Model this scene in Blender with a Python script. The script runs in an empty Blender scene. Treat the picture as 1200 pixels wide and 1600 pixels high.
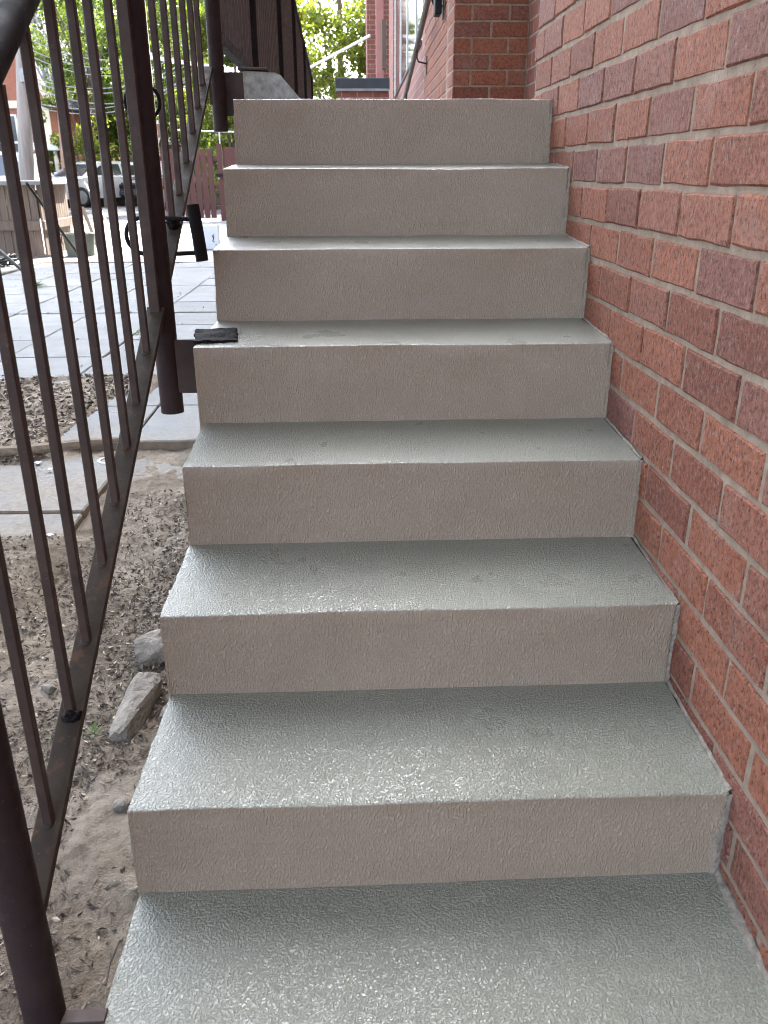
import bpy, bmesh, math, random
import numpy as np
from mathutils import Vector, Matrix
R = math.radians
random.seed(7); rng = np.random.default_rng(7)
scn = bpy.context.scene
C = scn.collection

# ------------------------------------------------------------------ camera
cam_d = bpy.data.cameras.new('camera'); cam = bpy.data.objects.new('camera', cam_d); C.objects.link(cam)
pitch, yaw, roll = R(22.33), R(2.306), R(-0.163)
fwd = Vector((math.sin(yaw)*math.cos(pitch), math.cos(yaw)*math.cos(pitch), -math.sin(pitch)))
rgt = Vector((math.cos(yaw), -math.sin(yaw), 0)); upv = rgt.cross(fwd)
r2 = math.cos(roll)*rgt + math.sin(roll)*upv; u2 = -math.sin(roll)*rgt + math.cos(roll)*upv
M = Matrix((r2, u2, -fwd)).transposed().to_4x4(); M.translation = Vector((-0.078, -1.0087, 1.0671))
cam.matrix_world = M
cam_d.sensor_fit = 'VERTICAL'; cam_d.sensor_height = 36; cam_d.lens = 29.01
cam_d.clip_start = 0.02; cam_d.clip_end = 2000
cam_d.dof.use_dof = True; cam_d.dof.focus_distance = 1.9; cam_d.dof.aperture_fstop = 10
scn.camera = cam
scn.render.resolution_x, scn.render.resolution_y = 768, 1024

# ------------------------------------------------------------------ light
SUN_EL, SUN_AZ = R(42), R(19)          # azimuth from +Y towards +X: the sun stands behind the building
w = bpy.data.worlds.new('World'); scn.world = w; w.use_nodes = True
nt = w.node_tree; nt.nodes.clear()
sky = nt.nodes.new('ShaderNodeTexSky'); sky.sky_type = 'NISHITA'; sky.sun_disc = False
sky.sun_elevation = SUN_EL; sky.sun_rotation = SUN_AZ; sky.air_density = 1.0; sky.dust_density = 5.0; sky.ozone_density = 1.0
hs = nt.nodes.new('ShaderNodeHueSaturation'); hs.inputs['Saturation'].default_value = 0.5
bg = nt.nodes.new('ShaderNodeBackground'); bg.inputs['Strength'].default_value = 0.15
wo = nt.nodes.new('ShaderNodeOutputWorld')
wb = nt.nodes.new('ShaderNodeMix'); wb.data_type = 'RGBA'; wb.blend_type = 'MULTIPLY'; wb.inputs[0].default_value = 1; wb.inputs[7].default_value = (.93, 1.0, 1.09, 1)   # white balance of the hazy sky
nt.links.new(sky.outputs[0], hs.inputs['Color']); nt.links.new(hs.outputs[0], wb.inputs[6]); nt.links.new(wb.outputs[2], bg.inputs['Color']); nt.links.new(bg.outputs[0], wo.inputs[0])
sd = bpy.data.lights.new('sun', 'SUN'); so = bpy.data.objects.new('sun', sd); C.objects.link(so)
sd.energy = 3.5; sd.angle = R(0.53); sd.color = (1.0, 0.94, 0.85)
sdir = Vector((math.sin(SUN_AZ)*math.cos(SUN_EL), math.cos(SUN_AZ)*math.cos(SUN_EL), math.sin(SUN_EL)))
so.rotation_euler = sdir.to_track_quat('Z', 'Y').to_euler(); so.location = sdir*40
vs = scn.view_settings; vs.view_transform = 'Standard'; vs.look = 'None'; vs.exposure = 3.42; vs.gamma = 1.0; vs.use_curve_mapping = False
scn.render.engine = 'CYCLES'
scn.cycles.use_denoising = True; scn.cycles.denoising_prefilter = 'ACCURATE'; scn.cycles.max_bounces = 8; scn.cycles.filter_width = 1.0

# ------------------------------------------------------------------ materials
def newmat(name):
    m = bpy.data.materials.new(name); m.use_nodes = True
    n = m.node_tree.nodes; b = n['Principled BSDF']
    return m, n, m.node_tree.links, b
def node(n, t, **kw):
    x = n.new(t)
    for k, v in kw.items(): setattr(x, k, v)
    return x
def noise(n, l, vec, scale, detail=4, rough=0.55, dist=0):
    x = n.new('ShaderNodeTexNoise'); x.inputs['Scale'].default_value = scale; x.inputs['Detail'].default_value = detail
    x.inputs['Roughness'].default_value = rough; x.inputs['Distortion'].default_value = dist
    if vec is not None: l.new(vec, x.inputs['Vector'])
    return x.outputs['Fac']
def ramp(n, l, fac, stops):
    x = n.new('ShaderNodeValToRGB'); e = x.color_ramp.elements
    while len(e) < len(stops): e.new(0.5)
    for i, (p, c) in enumerate(stops):
        e[i].position = p; e[i].color = (c[0], c[1], c[2], 1) if not isinstance(c, (int, float)) else (c, c, c, 1)
    l.new(fac, x.inputs['Fac']); return x.outputs['Color']
def mixc(n, l, fac, a, b, mode='MIX'):
    x = n.new('ShaderNodeMix'); x.data_type = 'RGBA'; x.blend_type = mode
    if isinstance(fac, (int, float)): x.inputs[0].default_value = fac
    else: l.new(fac, x.inputs[0])
    for s, v in ((x.inputs[6], a), (x.inputs[7], b)):
        if isinstance(v, (tuple, list)): s.default_value = (*v[:3], 1)
        else: l.new(v, s)
    return x.outputs[2]
def mth(n, l, op, a, b=None):
    x = n.new('ShaderNodeMath'); x.operation = op
    for s, v in ((x.inputs[0], a), (x.inputs[1], b)):
        if v is None: continue
        if isinstance(v, (int, float)): s.default_value = v
        else: l.new(v, s)
    return x.outputs[0]
def wpos(n): return n.new('ShaderNodeNewGeometry').outputs['Position']
def mapping(n, l, vec, scale=(1,1,1), loc=(0,0,0), rot=(0,0,0)):
    x = n.new('ShaderNodeMapping'); x.inputs['Scale'].default_value = scale; x.inputs['Location'].default_value = loc; x.inputs['Rotation'].default_value = rot
    l.new(vec, x.inputs['Vector']); return x.outputs[0]
def bump(n, l, b, h, strength, dist):
    x = n.new('ShaderNodeBump'); x.inputs['Strength'].default_value = strength; x.inputs['Distance'].default_value = dist
    l.new(h, x.inputs['Height']); l.new(x.outputs[0], b.inputs['Normal']); return x

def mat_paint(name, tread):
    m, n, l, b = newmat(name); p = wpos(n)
    if tread: st = [(.3, (.192, .186, .130)), (.7, (.226, .219, .158))]  # same coat as the risers; greenish reflection of trees and sky put into colour
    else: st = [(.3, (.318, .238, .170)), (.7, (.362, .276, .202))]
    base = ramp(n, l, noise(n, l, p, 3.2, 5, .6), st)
    # faint scuffs and thin spots in the coat
    sc = ramp(n, l, noise(n, l, mapping(n, l, p, (1, 2.2, 1), rot=(0, 0, .4)), 11, 6, .7), [(.56, 0), (.72, .22)])
    base = mixc(n, l, sc, base, (.36, .33, .29)); dkp = ramp(n, l, noise(n, l, p, 330, 2, .5), [(.24, .55), (.33, 0)])
    base = mixc(n, l, dkp, base, (.12, .10, .085))
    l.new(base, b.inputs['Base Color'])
    if tread:
        d = noise(n, l, p, 60, 2, .5)
        vec = mixc(n, l, .018, p, n.new('ShaderNodeTexNoise').outputs['Color'])
        a = noise(n, l, p, 250, 2, .55, .6)
        a = ramp(n, l, a, [(.40, 0), (.62, 1)])
        c = noise(n, l, p, 420, 2, .5)
        big = noise(n, l, p, 22, 2, .5)
        h = mth(n, l, 'ADD', mth(n, l, 'MULTIPLY', a, .8), mth(n, l, 'ADD', mth(n, l, 'MULTIPLY', c, .35), mth(n, l, 'MULTIPLY', big, 1.2)))
        bump(n, l, b, h, 1.0, .0021)
        l.new(mixc(n, l, 1, base, ramp(n, l, a, [(0, .80), (.5, 1.0), (1, 1.18)]), 'MULTIPLY'), b.inputs['Base Color'])  # low spots darkened, crests lightened: relief shading painted into the colour
        l.new(ramp(n, l, noise(n, l, p, 9, 3, .5), [(.3, .26), (.7, .40)]), b.inputs['Roughness'])
        b.inputs['Specular IOR Level'].default_value = .7; b.inputs['Coat Weight'].default_value = 1; b.inputs['Coat Roughness'].default_value = .29; b.inputs['Coat IOR'].default_value = 1.52
        bn = [x for x in n if x.type == 'BUMP'][0]; l.new(bn.outputs[0], b.inputs['Coat Normal'])
    else:
        q = mapping(n, l, p, (1, 1, .42))
        a = ramp(n, l, noise(n, l, q, 340, 2, .55, .2), [(.46, 0), (.72, 1)])
        c = noise(n, l, q, 600, 2, .5)
        big = noise(n, l, p, 14, 2, .5)
        h = mth(n, l, 'ADD', mth(n, l, 'MULTIPLY', a, .9), mth(n, l, 'ADD', mth(n, l, 'MULTIPLY', c, .25), mth(n, l, 'MULTIPLY', big, 2.0)))
        bump(n, l, b, h, 1.0, .0021)
        l.new(mixc(n, l, 1, base, ramp(n, l, a, [(0, .82), (.6, 1.0), (1, 1.16)]), 'MULTIPLY'), b.inputs['Base Color'])  # riser relief shading painted into the colour along the bump
        b.inputs['Roughness'].default_value = .42
        b.inputs['Specular IOR Level'].default_value = .45
    return m

def mat_brick():
    m, n, l, b = newmat('fired_brick'); p = wpos(n)
    oi = n.new('ShaderNodeObjectInfo')
    c = ramp(n, l, oi.outputs['Random'], [(0, (.225, .080, .052)), (.2, (.350, .122, .068)), (.5, (.385, .142, .080)), (.66, (.325, .124, .078)), (.86, (.295, .120, .084)), (1, (.262, .108, .080))])
    mott = noise(n, l, p, 75, 6, .75)
    c = mixc(n, l, 1.0, c, ramp(n, l, mott, [(.30, (.50, .46, .44)), (.5, (1, 1, 1)), (.70, (1.32, 1.28, 1.25))]), 'MULTIPLY')
    # pale efflorescence in loose patches
    ef = ramp(n, l, noise(n, l, p, 7.5, 6, .62), [(.56, 0), (.80, .42)])
    fl = ramp(n, l, noise(n, l, mapping(n, l, p, (1, 1, .6)), 170, 2, .5), [(.58, 0), (.70, .8)])
    c = mixc(n, l, ef, c, (.38, .30, .27)); c = mixc(n, l, mth(n, l, 'MULTIPLY', fl, .5), c, (.42, .33, .29))
    dk = ramp(n, l, noise(n, l, mapping(n, l, p, (1, 1, .6)), 190, 3, .6), [(.34, .85), (.45, 0)])
    c = mixc(n, l, dk, c, (.085, .032, .024))
    l.new(c, b.inputs['Base Color']); b.inputs['Roughness'].default_value = .82; b.inputs['Specular IOR Level'].default_value = .3
    rug = noise(n, l, mapping(n, l, p, (1, 1, .32)), 140, 4, .65, .8)
    fine = noise(n, l, p, 380, 3, .6)
    bump(n, l, b, mth(n, l, 'ADD', rug, mth(n, l, 'MULTIPLY', fine, .55)), 1.0, .011)
    return m
def mat_mortar():
    m, n, l, b = newmat('mortar'); p = wpos(n)
    c = ramp(n, l, noise(n, l, p, 30, 6, .7), [(.3, (.225, .158, .110)), (.55, (.335, .245, .175)), (.75, (.44, .335, .25))])
    l.new(c, b.inputs['Base Color']); b.inputs['Roughness'].default_value = .95
    bump(n, l, b, noise(n, l, p, 160, 5, .7), 1, .005); return m
def mat_brickwall_far(axis):
    # brickwork too far away or out of frame: pattern in the material
    m, n, l, b = newmat('distant_brickwork_' + axis); p = wpos(n)
    sp = n.new('ShaderNodeSeparateXYZ'); l.new(p, sp.inputs[0]); cb = n.new('ShaderNodeCombineXYZ')
    l.new(sp.outputs['Y' if axis == 'y' else 'X'], cb.inputs[0]); l.new(sp.outputs['Z'], cb.inputs[1])
    t = n.new('ShaderNodeTexBrick'); l.new(mapping(n, l, cb.outputs[0], loc=(-.195, -1.04, 0)), t.inputs['Vector'])
    t.inputs['Scale'].default_value = 1; t.inputs['Brick Width'].default_value = .2205; t.inputs['Row Height'].default_value = .0845
    t.inputs['Mortar Size'].default_value = .0055; t.inputs['Color1'].default_value = (.26, .092, .06, 1); t.inputs['Color2'].default_value = (.19, .065, .048, 1); t.inputs['Mortar'].default_value = (.28, .25, .22, 1)
    c = mixc(n, l, 1.0, t.outputs[0], ramp(n, l, noise(n, l, p, 20, 5, .6), [(.3, .75), (.7, 1.2)]), 'MULTIPLY')
    l.new(c, b.inputs['Base Color']); b.inputs['Roughness'].default_value = .85
    bump(n, l, b, mth(n, l, 'SUBTRACT', noise(n, l, p, 120, 4, .6), mth(n, l, 'MULTIPLY', t.outputs['Fac'], 1.5)), .8, .005); return m
def mat_simple(name, c1, c2=None, rough=.6, scale=12, metal=0, bstr=0, bscale=80, bdist=.002, spec=.5, stretch=(1,1,1)):
    m, n, l, b = newmat(name); p = wpos(n)
    c2 = c2 or tuple(x*.75 for x in c1)
    q = mapping(n, l, p, stretch)
    l.new(ramp(n, l, noise(n, l, q, scale, 5, .6), [(.3, c2), (.7, c1)]), b.inputs['Base Color'])
    b.inputs['Roughness'].default_value = rough; b.inputs['Metallic'].default_value = metal; b.inputs['Specular IOR Level'].default_value = spec
    if bstr: bump(n, l, b, noise(n, l, q, bscale, 4, .6), bstr, bdist)
    return m
def mat_railpaint(name, c, c2, wear, spec=.28):
    m, n, l, b = newmat(name); p = wpos(n)
    col = ramp(n, l, noise(n, l, p, 18, 5, .65), [(.3, c2), (.7, c)])
    r = ramp(n, l, noise(n, l, p, 34, 6, .7), [(wear, 0), (wear+.08, .8)])
    col = mixc(n, l, r, col, (.085, .045, .026))
    sp = ramp(n, l, noise(n, l, p, 260, 2, .5), [(.70, 0), (.76, .5)])
    col = mixc(n, l, sp, col, (.16, .13, .11))
    l.new(col, b.inputs['Base Color'])
    l.new(ramp(n, l, noise(n, l, p, 40, 3, .5), [(.3, .5), (.7, .72)]), b.inputs['Roughness']); b.inputs['Specular IOR Level'].default_value = spec
    bump(n, l, b, mth(n, l, 'ADD', noise(n, l, p, 90, 4, .6), mth(n, l, 'MULTIPLY', r, .4)), .5, .0018); return m
def mat_dirt():
    m, n, l, b = newmat('dry_dirt'); p = wpos(n)
    a = noise(n, l, p, 2.6, 6, .62); c = noise(n, l, p, 45, 6, .7); d = noise(n, l, p, 260, 3, .6)
    col = ramp(n, l, a, [(.32, (.105, .080, .058)), (.48, (.180, .143, .106)), (.62, (.265, .220, .170)), (.8, (.32, .275, .22))])
    col = mixc(n, l, 1, col, ramp(n, l, c, [(.25, .55), (.5, 1), (.75, 1.25)]), 'MULTIPLY')
    col = mixc(n, l, ramp(n, l, d, [(.64, 0), (.70, .6)]), col, (.34, .31, .27))
    l.new(col, b.inputs['Base Color']); b.inputs['Roughness'].default_value = .95; b.inputs['Specular IOR Level'].default_value = .2
    bump(n, l, b, mth(n, l, 'ADD', c, mth(n, l, 'MULTIPLY', d, .5)), 1, .014); return m
def mat_slab():
    m, n, l, b = newmat('concrete_slab'); p = wpos(n); oi = n.new('ShaderNodeObjectInfo')
    col = ramp(n, l, noise(n, l, p, 5, 6, .6), [(.3, (.125, .128, .127)), (.7, (.168, .171, .170))])
    col = mixc(n, l, 1, col, ramp(n, l, oi.outputs['Random'], [(0, .86), (1, 1.08)]), 'MULTIPLY')
    col = mixc(n, l, ramp(n, l, noise(n, l, p, 70, 4, .7), [(.66, 0), (.74, .6)]), col, (.16, .14, .12))
    sx = n.new('ShaderNodeSeparateXYZ'); l.new(p, sx.inputs[0])
    near = ramp(n, l, mth(n, l, 'ADD', mth(n, l, 'MULTIPLY', sx.outputs['Y'], -.25), mth(n, l, 'MULTIPLY', noise(n, l, p, 3.5, 6, .7), 1.6)), [(.0, 0), (.42, .92)])
    col = mixc(n, l, near, col, ramp(n, l, noise(n, l, p, 40, 5, .7), [(.3, (.115, .093, .072)), (.7, (.215, .185, .150))]))
    l.new(col, b.inputs['Base Color']); b.inputs['Roughness'].default_value = .85; b.inputs['Specular IOR Level'].default_value = .3
    bump(n, l, b, noise(n, l, p, 90, 5, .65), .8, .006); return m
def mat_leaf(name, c1, c2, trans=.45):
    m, n, l, b = newmat(name); p = wpos(n)
    col = ramp(n, l, noise(n, l, p, 1.3, 3, .6), [(.3, c2), (.7, c1)])
    oi = noise(n, l, p, 9, 2, .5)
    col = mixc(n, l, 1, col, ramp(n, l, oi, [(.3, .7), (.7, 1.3)]), 'MULTIPLY')
    l.new(col, b.inputs['Base Color']); b.inputs['Roughness'].default_value = .5
    t = n.new('ShaderNodeBsdfTranslucent'); l.new(mixc(n, l, 1, col, (1.25, 1.35, .5), 'MULTIPLY'), t.inputs['Color'])
    mx = n.new('ShaderNodeMixShader'); mx.inputs[0].default_value = trans
    l.new(b.outputs[0], mx.inputs[1]); l.new(t.outputs[0], mx.inputs[2]); l.new(mx.outputs[0], n['Material Output'].inputs[0]); return m
def mat_glass(name, c=(.03, .035, .04), rough=.06):
    m, n, l, b = newmat(name); p = wpos(n)
    l.new(ramp(n, l, noise(n, l, p, 3, 2, .5), [(.3, c), (.7, tuple(x*1.4 for x in c))]), b.inputs['Base Color'])
    b.inputs['Roughness'].default_value = rough; b.inputs['Specular IOR Level'].default_value = .9; return m

PT = mat_paint('grey_tread_paint_reflection_tint', True); PR = mat_paint('grey_textured_riser_paint', False)
BRICK = mat_brick(); MORTAR = mat_mortar(); BFY = mat_brickwall_far('y'); BFX = mat_brickwall_far('x')
RAIL = mat_railpaint('brown_rail_paint', (.066, .040, .031), (.036, .022, .018), .60)
RAILF = mat_railpaint('worn_olive_brown_rail_paint', (.056, .042, .030), (.032, .025, .019), .56, .10)
RAILB = mat_railpaint('dark_rail_paint', (.018, .015, .016), (.010, .009, .010), .74, .08)
RAILP = mat_railpaint('dark_brown_post_paint', (.036, .021, .020), (.020, .012, .012), .68, .15)
SOOT = mat_simple('burnt_weld', (.014, .012, .012), (.006, .005, .005), .85, 60, spec=.15, bstr=1, bscale=120, bdist=.006)
DIRT = mat_dirt(); SLAB = mat_slab()
CONC = mat_simple('rough_old_concrete', (.24, .205, .165), (.11, .092, .074), .9, 22, bstr=1, bscale=60, bdist=.012)
CONC2 = mat_simple('weathered_kerb_concrete', (.46, .45, .41), (.20, .195, .175), .85, 40, bstr=1, bscale=90, bdist=.006)
SEAL = mat_simple('mortar_fillet', (.33, .275, .215), (.15, .12, .095), .9, 70, bstr=1, bscale=120, bdist=.006)
LITTER = [mat_simple('dry_leaf_tan', (.22, .17, .12), (.12, .09, .062), .8, 60), mat_simple('dry_leaf_brown', (.085, .060, .043), (.038, .028, .021), .85, 60), mat_simple('dry_leaf_pale', (.42, .36, .27), (.26, .22, .16), .8, 60)]
GREEN = mat_leaf('fresh_leaf', (.11, .16, .04), (.06, .10, .025), .3)
WOODB = mat_simple('dark_red_fence_paint', (.095, .030, .023), (.060, .020, .016), .7, 14, stretch=(1,1,.15), bstr=.4)
WOODG = mat_simple('weathered_planter_wood', (.17, .13, .10), (.095, .072, .055), .8, 20, stretch=(1,1,.12), bstr=.4, bscale=60)
WOODC = mat_simple('planter_cap_board', (.21, .21, .215), (.16, .16, .165), .7, 8)
BARK = mat_simple('bark', (.16, .13, .105), (.07, .055, .045), .9, 14, stretch=(1,1,.2), bstr=1, bscale=30, bdist=.03)
STICK = mat_simple('dead_stick', (.27, .20, .14), (.13, .095, .07), .85, 40, bstr=.6)
WHITE = mat_simple('white_paint', (.78, .77, .74), (.68, .67, .64), .5, 6)
CREAM = mat_simple('cream_trim', (.66, .58, .46), (.58, .5, .4), .6, 6)
REDH = mat_simple('orange_house_brick', (.36, .14, .085), (.27, .10, .06), .85, 9)
ROOF = mat_simple('slate_roof', (.085, .09, .11), (.05, .055, .07), .8, 6)
POLEW = mat_simple('grey_pole_wood', (.30, .265, .235), (.19, .165, .145), .85, 10, stretch=(1,1,.1), bstr=.5)
BLACK = mat_simple('black_plastic', (.014, .014, .015), (.008, .008, .009), .6, 20, spec=.2)
COPING = mat_simple('dark_metal_coping', (.045, .047, .052), (.03, .031, .035), .5, 6)
STEEL = mat_simple('grey_steel', (.30, .31, .32), (.2, .2, .21), .4, 8, metal=.4)
GREYPIPE = mat_simple('grey_green_pipe_paint', (.10, .098, .088), (.07, .068, .062), .45, 10)
GLASS = mat_glass('window_glass'); 
TYRE = mat_simple('tyre_rubber', (.02, .02, .02), (.012, .012, .012), .8, 20)
ASPH = mat_simple('asphalt', (.060, .060, .062), (.042, .042, .044), .9, 8, bstr=.4)
GROUND = mat_simple('ground_earth', (.16, .135, .105), (.10, .085, .065), .95, 1.5, bstr=.6, bscale=20, bdist=.02)
PAVER = mat_simple('red_paver', (.36, .25, .22), (.27, .19, .165), .85, 10)
CARTON = mat_simple('white_carton', (.74, .76, .78), (.66, .68, .70), .55, 6)
ORANGE = mat_simple('faded_orange_post', (.42, .13, .06), (.34, .10, .05), .6, 6)
BIN = mat_simple('green_grey_bin', (.13, .16, .13), (.09, .11, .09), .6, 8)
CABLE = mat_simple('pale_cable', (.36, .36, .37), (.28, .28, .29), .6, 4)
CLOTH = mat_simple('green_hedge_soil', (.05, .04, .03))

# ------------------------------------------------------------------ helpers
def mesh_obj(name, verts, faces, mat, parent=None, smooth=False):
    me = bpy.data.meshes.new(name); me.from_pydata([tuple(v) for v in verts], [], faces); me.update()
    mats = mat if isinstance(mat, (list, tuple)) else [mat]
    for x in mats: me.materials.append(x)
    if smooth: me.polygons.foreach_set('use_smooth', [True]*len(me.polygons))
    o = bpy.data.objects.new(name, me); C.objects.link(o); o.parent = parent
    return o
def bm_obj(name, bm, mat, parent=None, smooth=False):
    bmesh.ops.recalc_face_normals(bm, faces=bm.faces)
    me = bpy.data.meshes.new(name); bm.to_mesh(me); bm.free()
    for x in (mat if isinstance(mat, (list, tuple)) else [mat]): me.materials.append(x)
    if smooth:
        me.polygons.foreach_set('use_smooth', [True]*len(me.polygons))
        me.set_sharp_from_angle(angle=R(40))
    o = bpy.data.objects.new(name, me); C.objects.link(o); o.parent = parent
    return o
def tag(o, label, cat, group=None, kind=None):
    o['label'] = label
    if cat: o['category'] = cat
    if group: o['group'] = group
    if kind: o['kind'] = kind
    return o
def struct(o, label=None):
    o['kind'] = 'structure'
    if label: o['label'] = label
    return o
def empty(name, loc=(0,0,0), rz=0):
    o = bpy.data.objects.new(name, None); o.empty_display_size = .1; C.objects.link(o); o.location = loc; o.rotation_euler = (0, 0, rz); return o
def bmbox(bm, lo, hi, bev=0, mtx=None):
    vs_ = [bm.verts.new((x, y, z)) for x in (lo[0], hi[0]) for y in (lo[1], hi[1]) for z in (lo[2], hi[2])]
    fs = [(0,1,3,2), (4,6,7,5), (0,4,5,1), (2,3,7,6), (0,2,6,4), (1,5,7,3)]
    ff = [bm.faces.new([vs_[i] for i in f]) for f in fs]
    if bev:
        es = list({e for f in ff for e in f.edges})
        r = bmesh.ops.bevel(bm, geom=es, offset=bev, segments=1, affect='EDGES', profile=.5)
        vs_ = list({v for f in r['faces'] for v in f.verts} | {v for v in vs_ if v.is_valid})
    if mtx is not None: bmesh.ops.transform(bm, matrix=mtx, verts=[v for v in vs_ if v.is_valid])
def box(name, lo, hi, mat, parent=None, bev=0):
    bm = bmesh.new(); bmbox(bm, lo, hi, bev); return bm_obj(name, bm, mat, parent)
def bar(name, a, b, wx, wz, mat, parent=None, bev=0, upref=(0,0,1)):
    """square bar from a to b: wx across, wz thick"""
    a, b = Vector(a), Vector(b); d = (b-a); L = d.length; d.normalize()
    u = Vector(upref); s = d.cross(u)
    if s.length < 1e-4: s = Vector((1,0,0))
    s.normalize(); t = s.cross(d)
    m = Matrix((s, d, t)).transposed().to_4x4(); m.translation = a
    bm = bmesh.new(); bmbox(bm, (-wx/2, 0, -wz/2), (wx/2, L, wz/2), bev); bmesh.ops.transform(bm, matrix=m, verts=bm.verts)
    return bm_obj(name, bm, mat, parent)
def tube_into(bm, pts, rad, seg=12, cap=True):
    pts = [Vector(p) for p in pts]; rings = []
    prev = None
    for i, p in enumerate(pts):
        d = (pts[min(i+1, len(pts)-1)] - pts[max(i-1, 0)]).normalized()
        if prev is None:
            s = d.cross(Vector((0,0,1)))
            if s.length < 1e-3: s = Vector((1,0,0))
        else: s = prev - d*prev.dot(d)
        s.normalize(); prev = s; t = d.cross(s)
        r = rad[i] if isinstance(rad, (list, tuple)) else rad
        rings.append([bm.verts.new(p + s*r*math.cos(2*math.pi*k/seg) + t*r*math.sin(2*math.pi*k/seg)) for k in range(seg)])
    for a, b in zip(rings[:-1], rings[1:]):
        for k in range(seg): bm.faces.new((a[k], a[(k+1) % seg], b[(k+1) % seg], b[k]))
    if cap: bm.faces.new(rings[0][::-1]); bm.faces.new(rings[-1])
def tube(name, pts, rad, mat, parent=None, seg=14, cap=True):
    bm = bmesh.new(); tube_into(bm, pts, rad, seg, cap); return bm_obj(name, bm, mat, parent, smooth=True)
def hollow_pipe(name, a, b, r, t, mat, parent=None, seg=20):
    a, b = Vector(a), Vector(b); d = (b-a).normalized(); s = d.cross(Vector((0,1,0))).normalized(); u = d.cross(s)
    bm = bmesh.new(); rings = []
    for p, rr in ((a, r-t), (a, r), (b, r), (b, r-t)):
        rings.append([bm.verts.new(p + s*rr*math.cos(2*math.pi*k/seg) + u*rr*math.sin(2*math.pi*k/seg)) for k in range(seg)])
    for i in range(4):
        p, q = rings[i], rings[(i+1) % 4]
        for k in range(seg): bm.faces.new((p[k], p[(k+1) % seg], q[(k+1) % seg], q[k]))
    return bm_obj(name, bm, mat, parent, smooth=True)
def lattice(seed):
    return np.random.default_rng(seed).random((64, 64))
_L = [lattice(i) for i in range(6)]
def vnoise(x, y, s, k=0):
    x = np.asarray(x, float)*s; y = np.asarray(y, float)*s
    xi = np.floor(x).astype(int); yi = np.floor(y).astype(int); fx = x-xi; fy = y-yi
    fx = fx*fx*(3-2*fx); fy = fy*fy*(3-2*fy); T = _L[k]
    g = lambda i, j: T[i % 64, j % 64]
    return (g(xi, yi)*(1-fx)+g(xi+1, yi)*fx)*(1-fy)+(g(xi, yi+1)*(1-fx)+g(xi+1, yi+1)*fx)*fy
def sstep(a, b, x): 
    t = np.clip((np.asarray(x, float)-a)/(b-a), 0, 1); return t*t*(3-2*t)
def lump(name, size, seed, mat, parent=None, cuts=2, rough=.18, smooth=False):
    """a broken stone: a box cut by random planes and roughened"""
    r = random.Random(seed); bm = bmesh.new(); bmesh.ops.create_icosphere(bm, subdivisions=3, radius=1)
    for v in bm.verts:
        c = v.co; m = max(abs(c.x), abs(c.y), abs(c.z)); v.co = c/m*(.86+.14*m)
    for _ in range(4):
        nrm = Vector((r.uniform(-1,1), r.uniform(-1,1), r.uniform(-.6,1))).normalized(); dd = r.uniform(.85, 1.05)
        for v in bm.verts:
            e = v.co.dot(nrm)-dd
            if e > 0: v.co -= nrm*e
    for v in bm.verts:
        f = 1+rough*.4*(float(vnoise(v.co.x*2+seed+9, v.co.y*2+v.co.z*3+9, 2.3, seed % 6))-.5)
        v.co = Vector((v.co.x*f*size[0]/2, v.co.y*f*size[1]/2, v.co.z*f*size[2]/2))
    return bm_obj(name, bm, mat, parent, smooth)

# ------------------------------------------------------------------ ground
def dirt_h(x, y):
    x = np.asarray(x, float); y = np.asarray(y, float)
    h = -.040 + .030*(vnoise(x+5, y+5, 2.1, 0)-.5) + .016*(vnoise(x, y, 7, 1)-.5) + .010*(vnoise(x, y, 19, 2)-.5) + .009*(vnoise(x, y, 41, 3)-.5) + .006*(vnoise(x, y, 83, 4)-.5)
    h = h - .020*sstep(.10, -.05, y)*sstep(-.60, -.47, x)
    mul = sstep(-1.20, -1.42, x + .18*(vnoise(x, y, 4, 4)-.5))*sstep(2.02, 2.28, y + .1*(vnoise(x, y, 5, 5)-.5))*sstep(3.72, 3.66, y)
    mul = np.maximum(mul, sstep(-1.08, -1.16, x)*sstep(3.18, 3.26, y+.1*(vnoise(x, y, 6, 5)-.5))*sstep(3.70, 3.65, y))
    low = sstep(1.46, 1.28, y + .16*(vnoise(x, y, 3.5, 4)-.5))*sstep(-.9, -1.05, x)
    return h + .055*np.maximum(mul, low)
gx = np.concatenate([np.arange(-3.4, -1.2, .03), np.arange(-1.2, -.30, .0095)]); gy = np.concatenate([np.arange(-1.6, -.5, .03), np.arange(-.5, 2.0, .0095), np.arange(2.0, 3.86, .02)])
X, Y = np.meshgrid(gx, gy, indexing='ij'); Z = dirt_h(X, Y)
nx, ny = X.shape
vv = np.stack([X.ravel(), Y.ravel(), Z.ravel()], -1)
I = np.arange(nx*ny).reshape(nx, ny); F = np.stack([I[:-1,:-1].ravel(), I[1:,:-1].ravel(), I[1:,1:].ravel(), I[:-1,1:].ravel()], -1)
dirt = struct(mesh_obj('dirt_bed', vv.tolist(), F.tolist(), DIRT, smooth=True))
g = struct(mesh_obj('ground', [(-400, -60, -.12), (400, -60, -.12), (400, 700, -.12), (-400, 700, -.12)], [(0,1,2,3)], GROUND))
struct(box('pavement_base', (-4.0, 1.0, -.11), (-.40, 10.35, -.062), GROUND))
struct(box('red_paver_strip', (-4.6, 10.37, -.1), (-2.9, 10.95, .004), PAVER, bev=.004))
struct(mesh_obj('yard', [(-12, 10.36, -.004), (2, 10.36, -.004), (2, 24, -.004), (-12, 24, -.004)], [(0,1,2,3)], mat_simple('pale_yard_concrete', (.26, .25, .24), (.19, .18, .172), .85, 3)))
struct(mesh_obj('road', [(-60, 21.2, 0), (-4.95, 21.2, 0), (14, 60, 0), (-60, 60, 0)], [(0,1,2,3)], ASPH))
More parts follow.
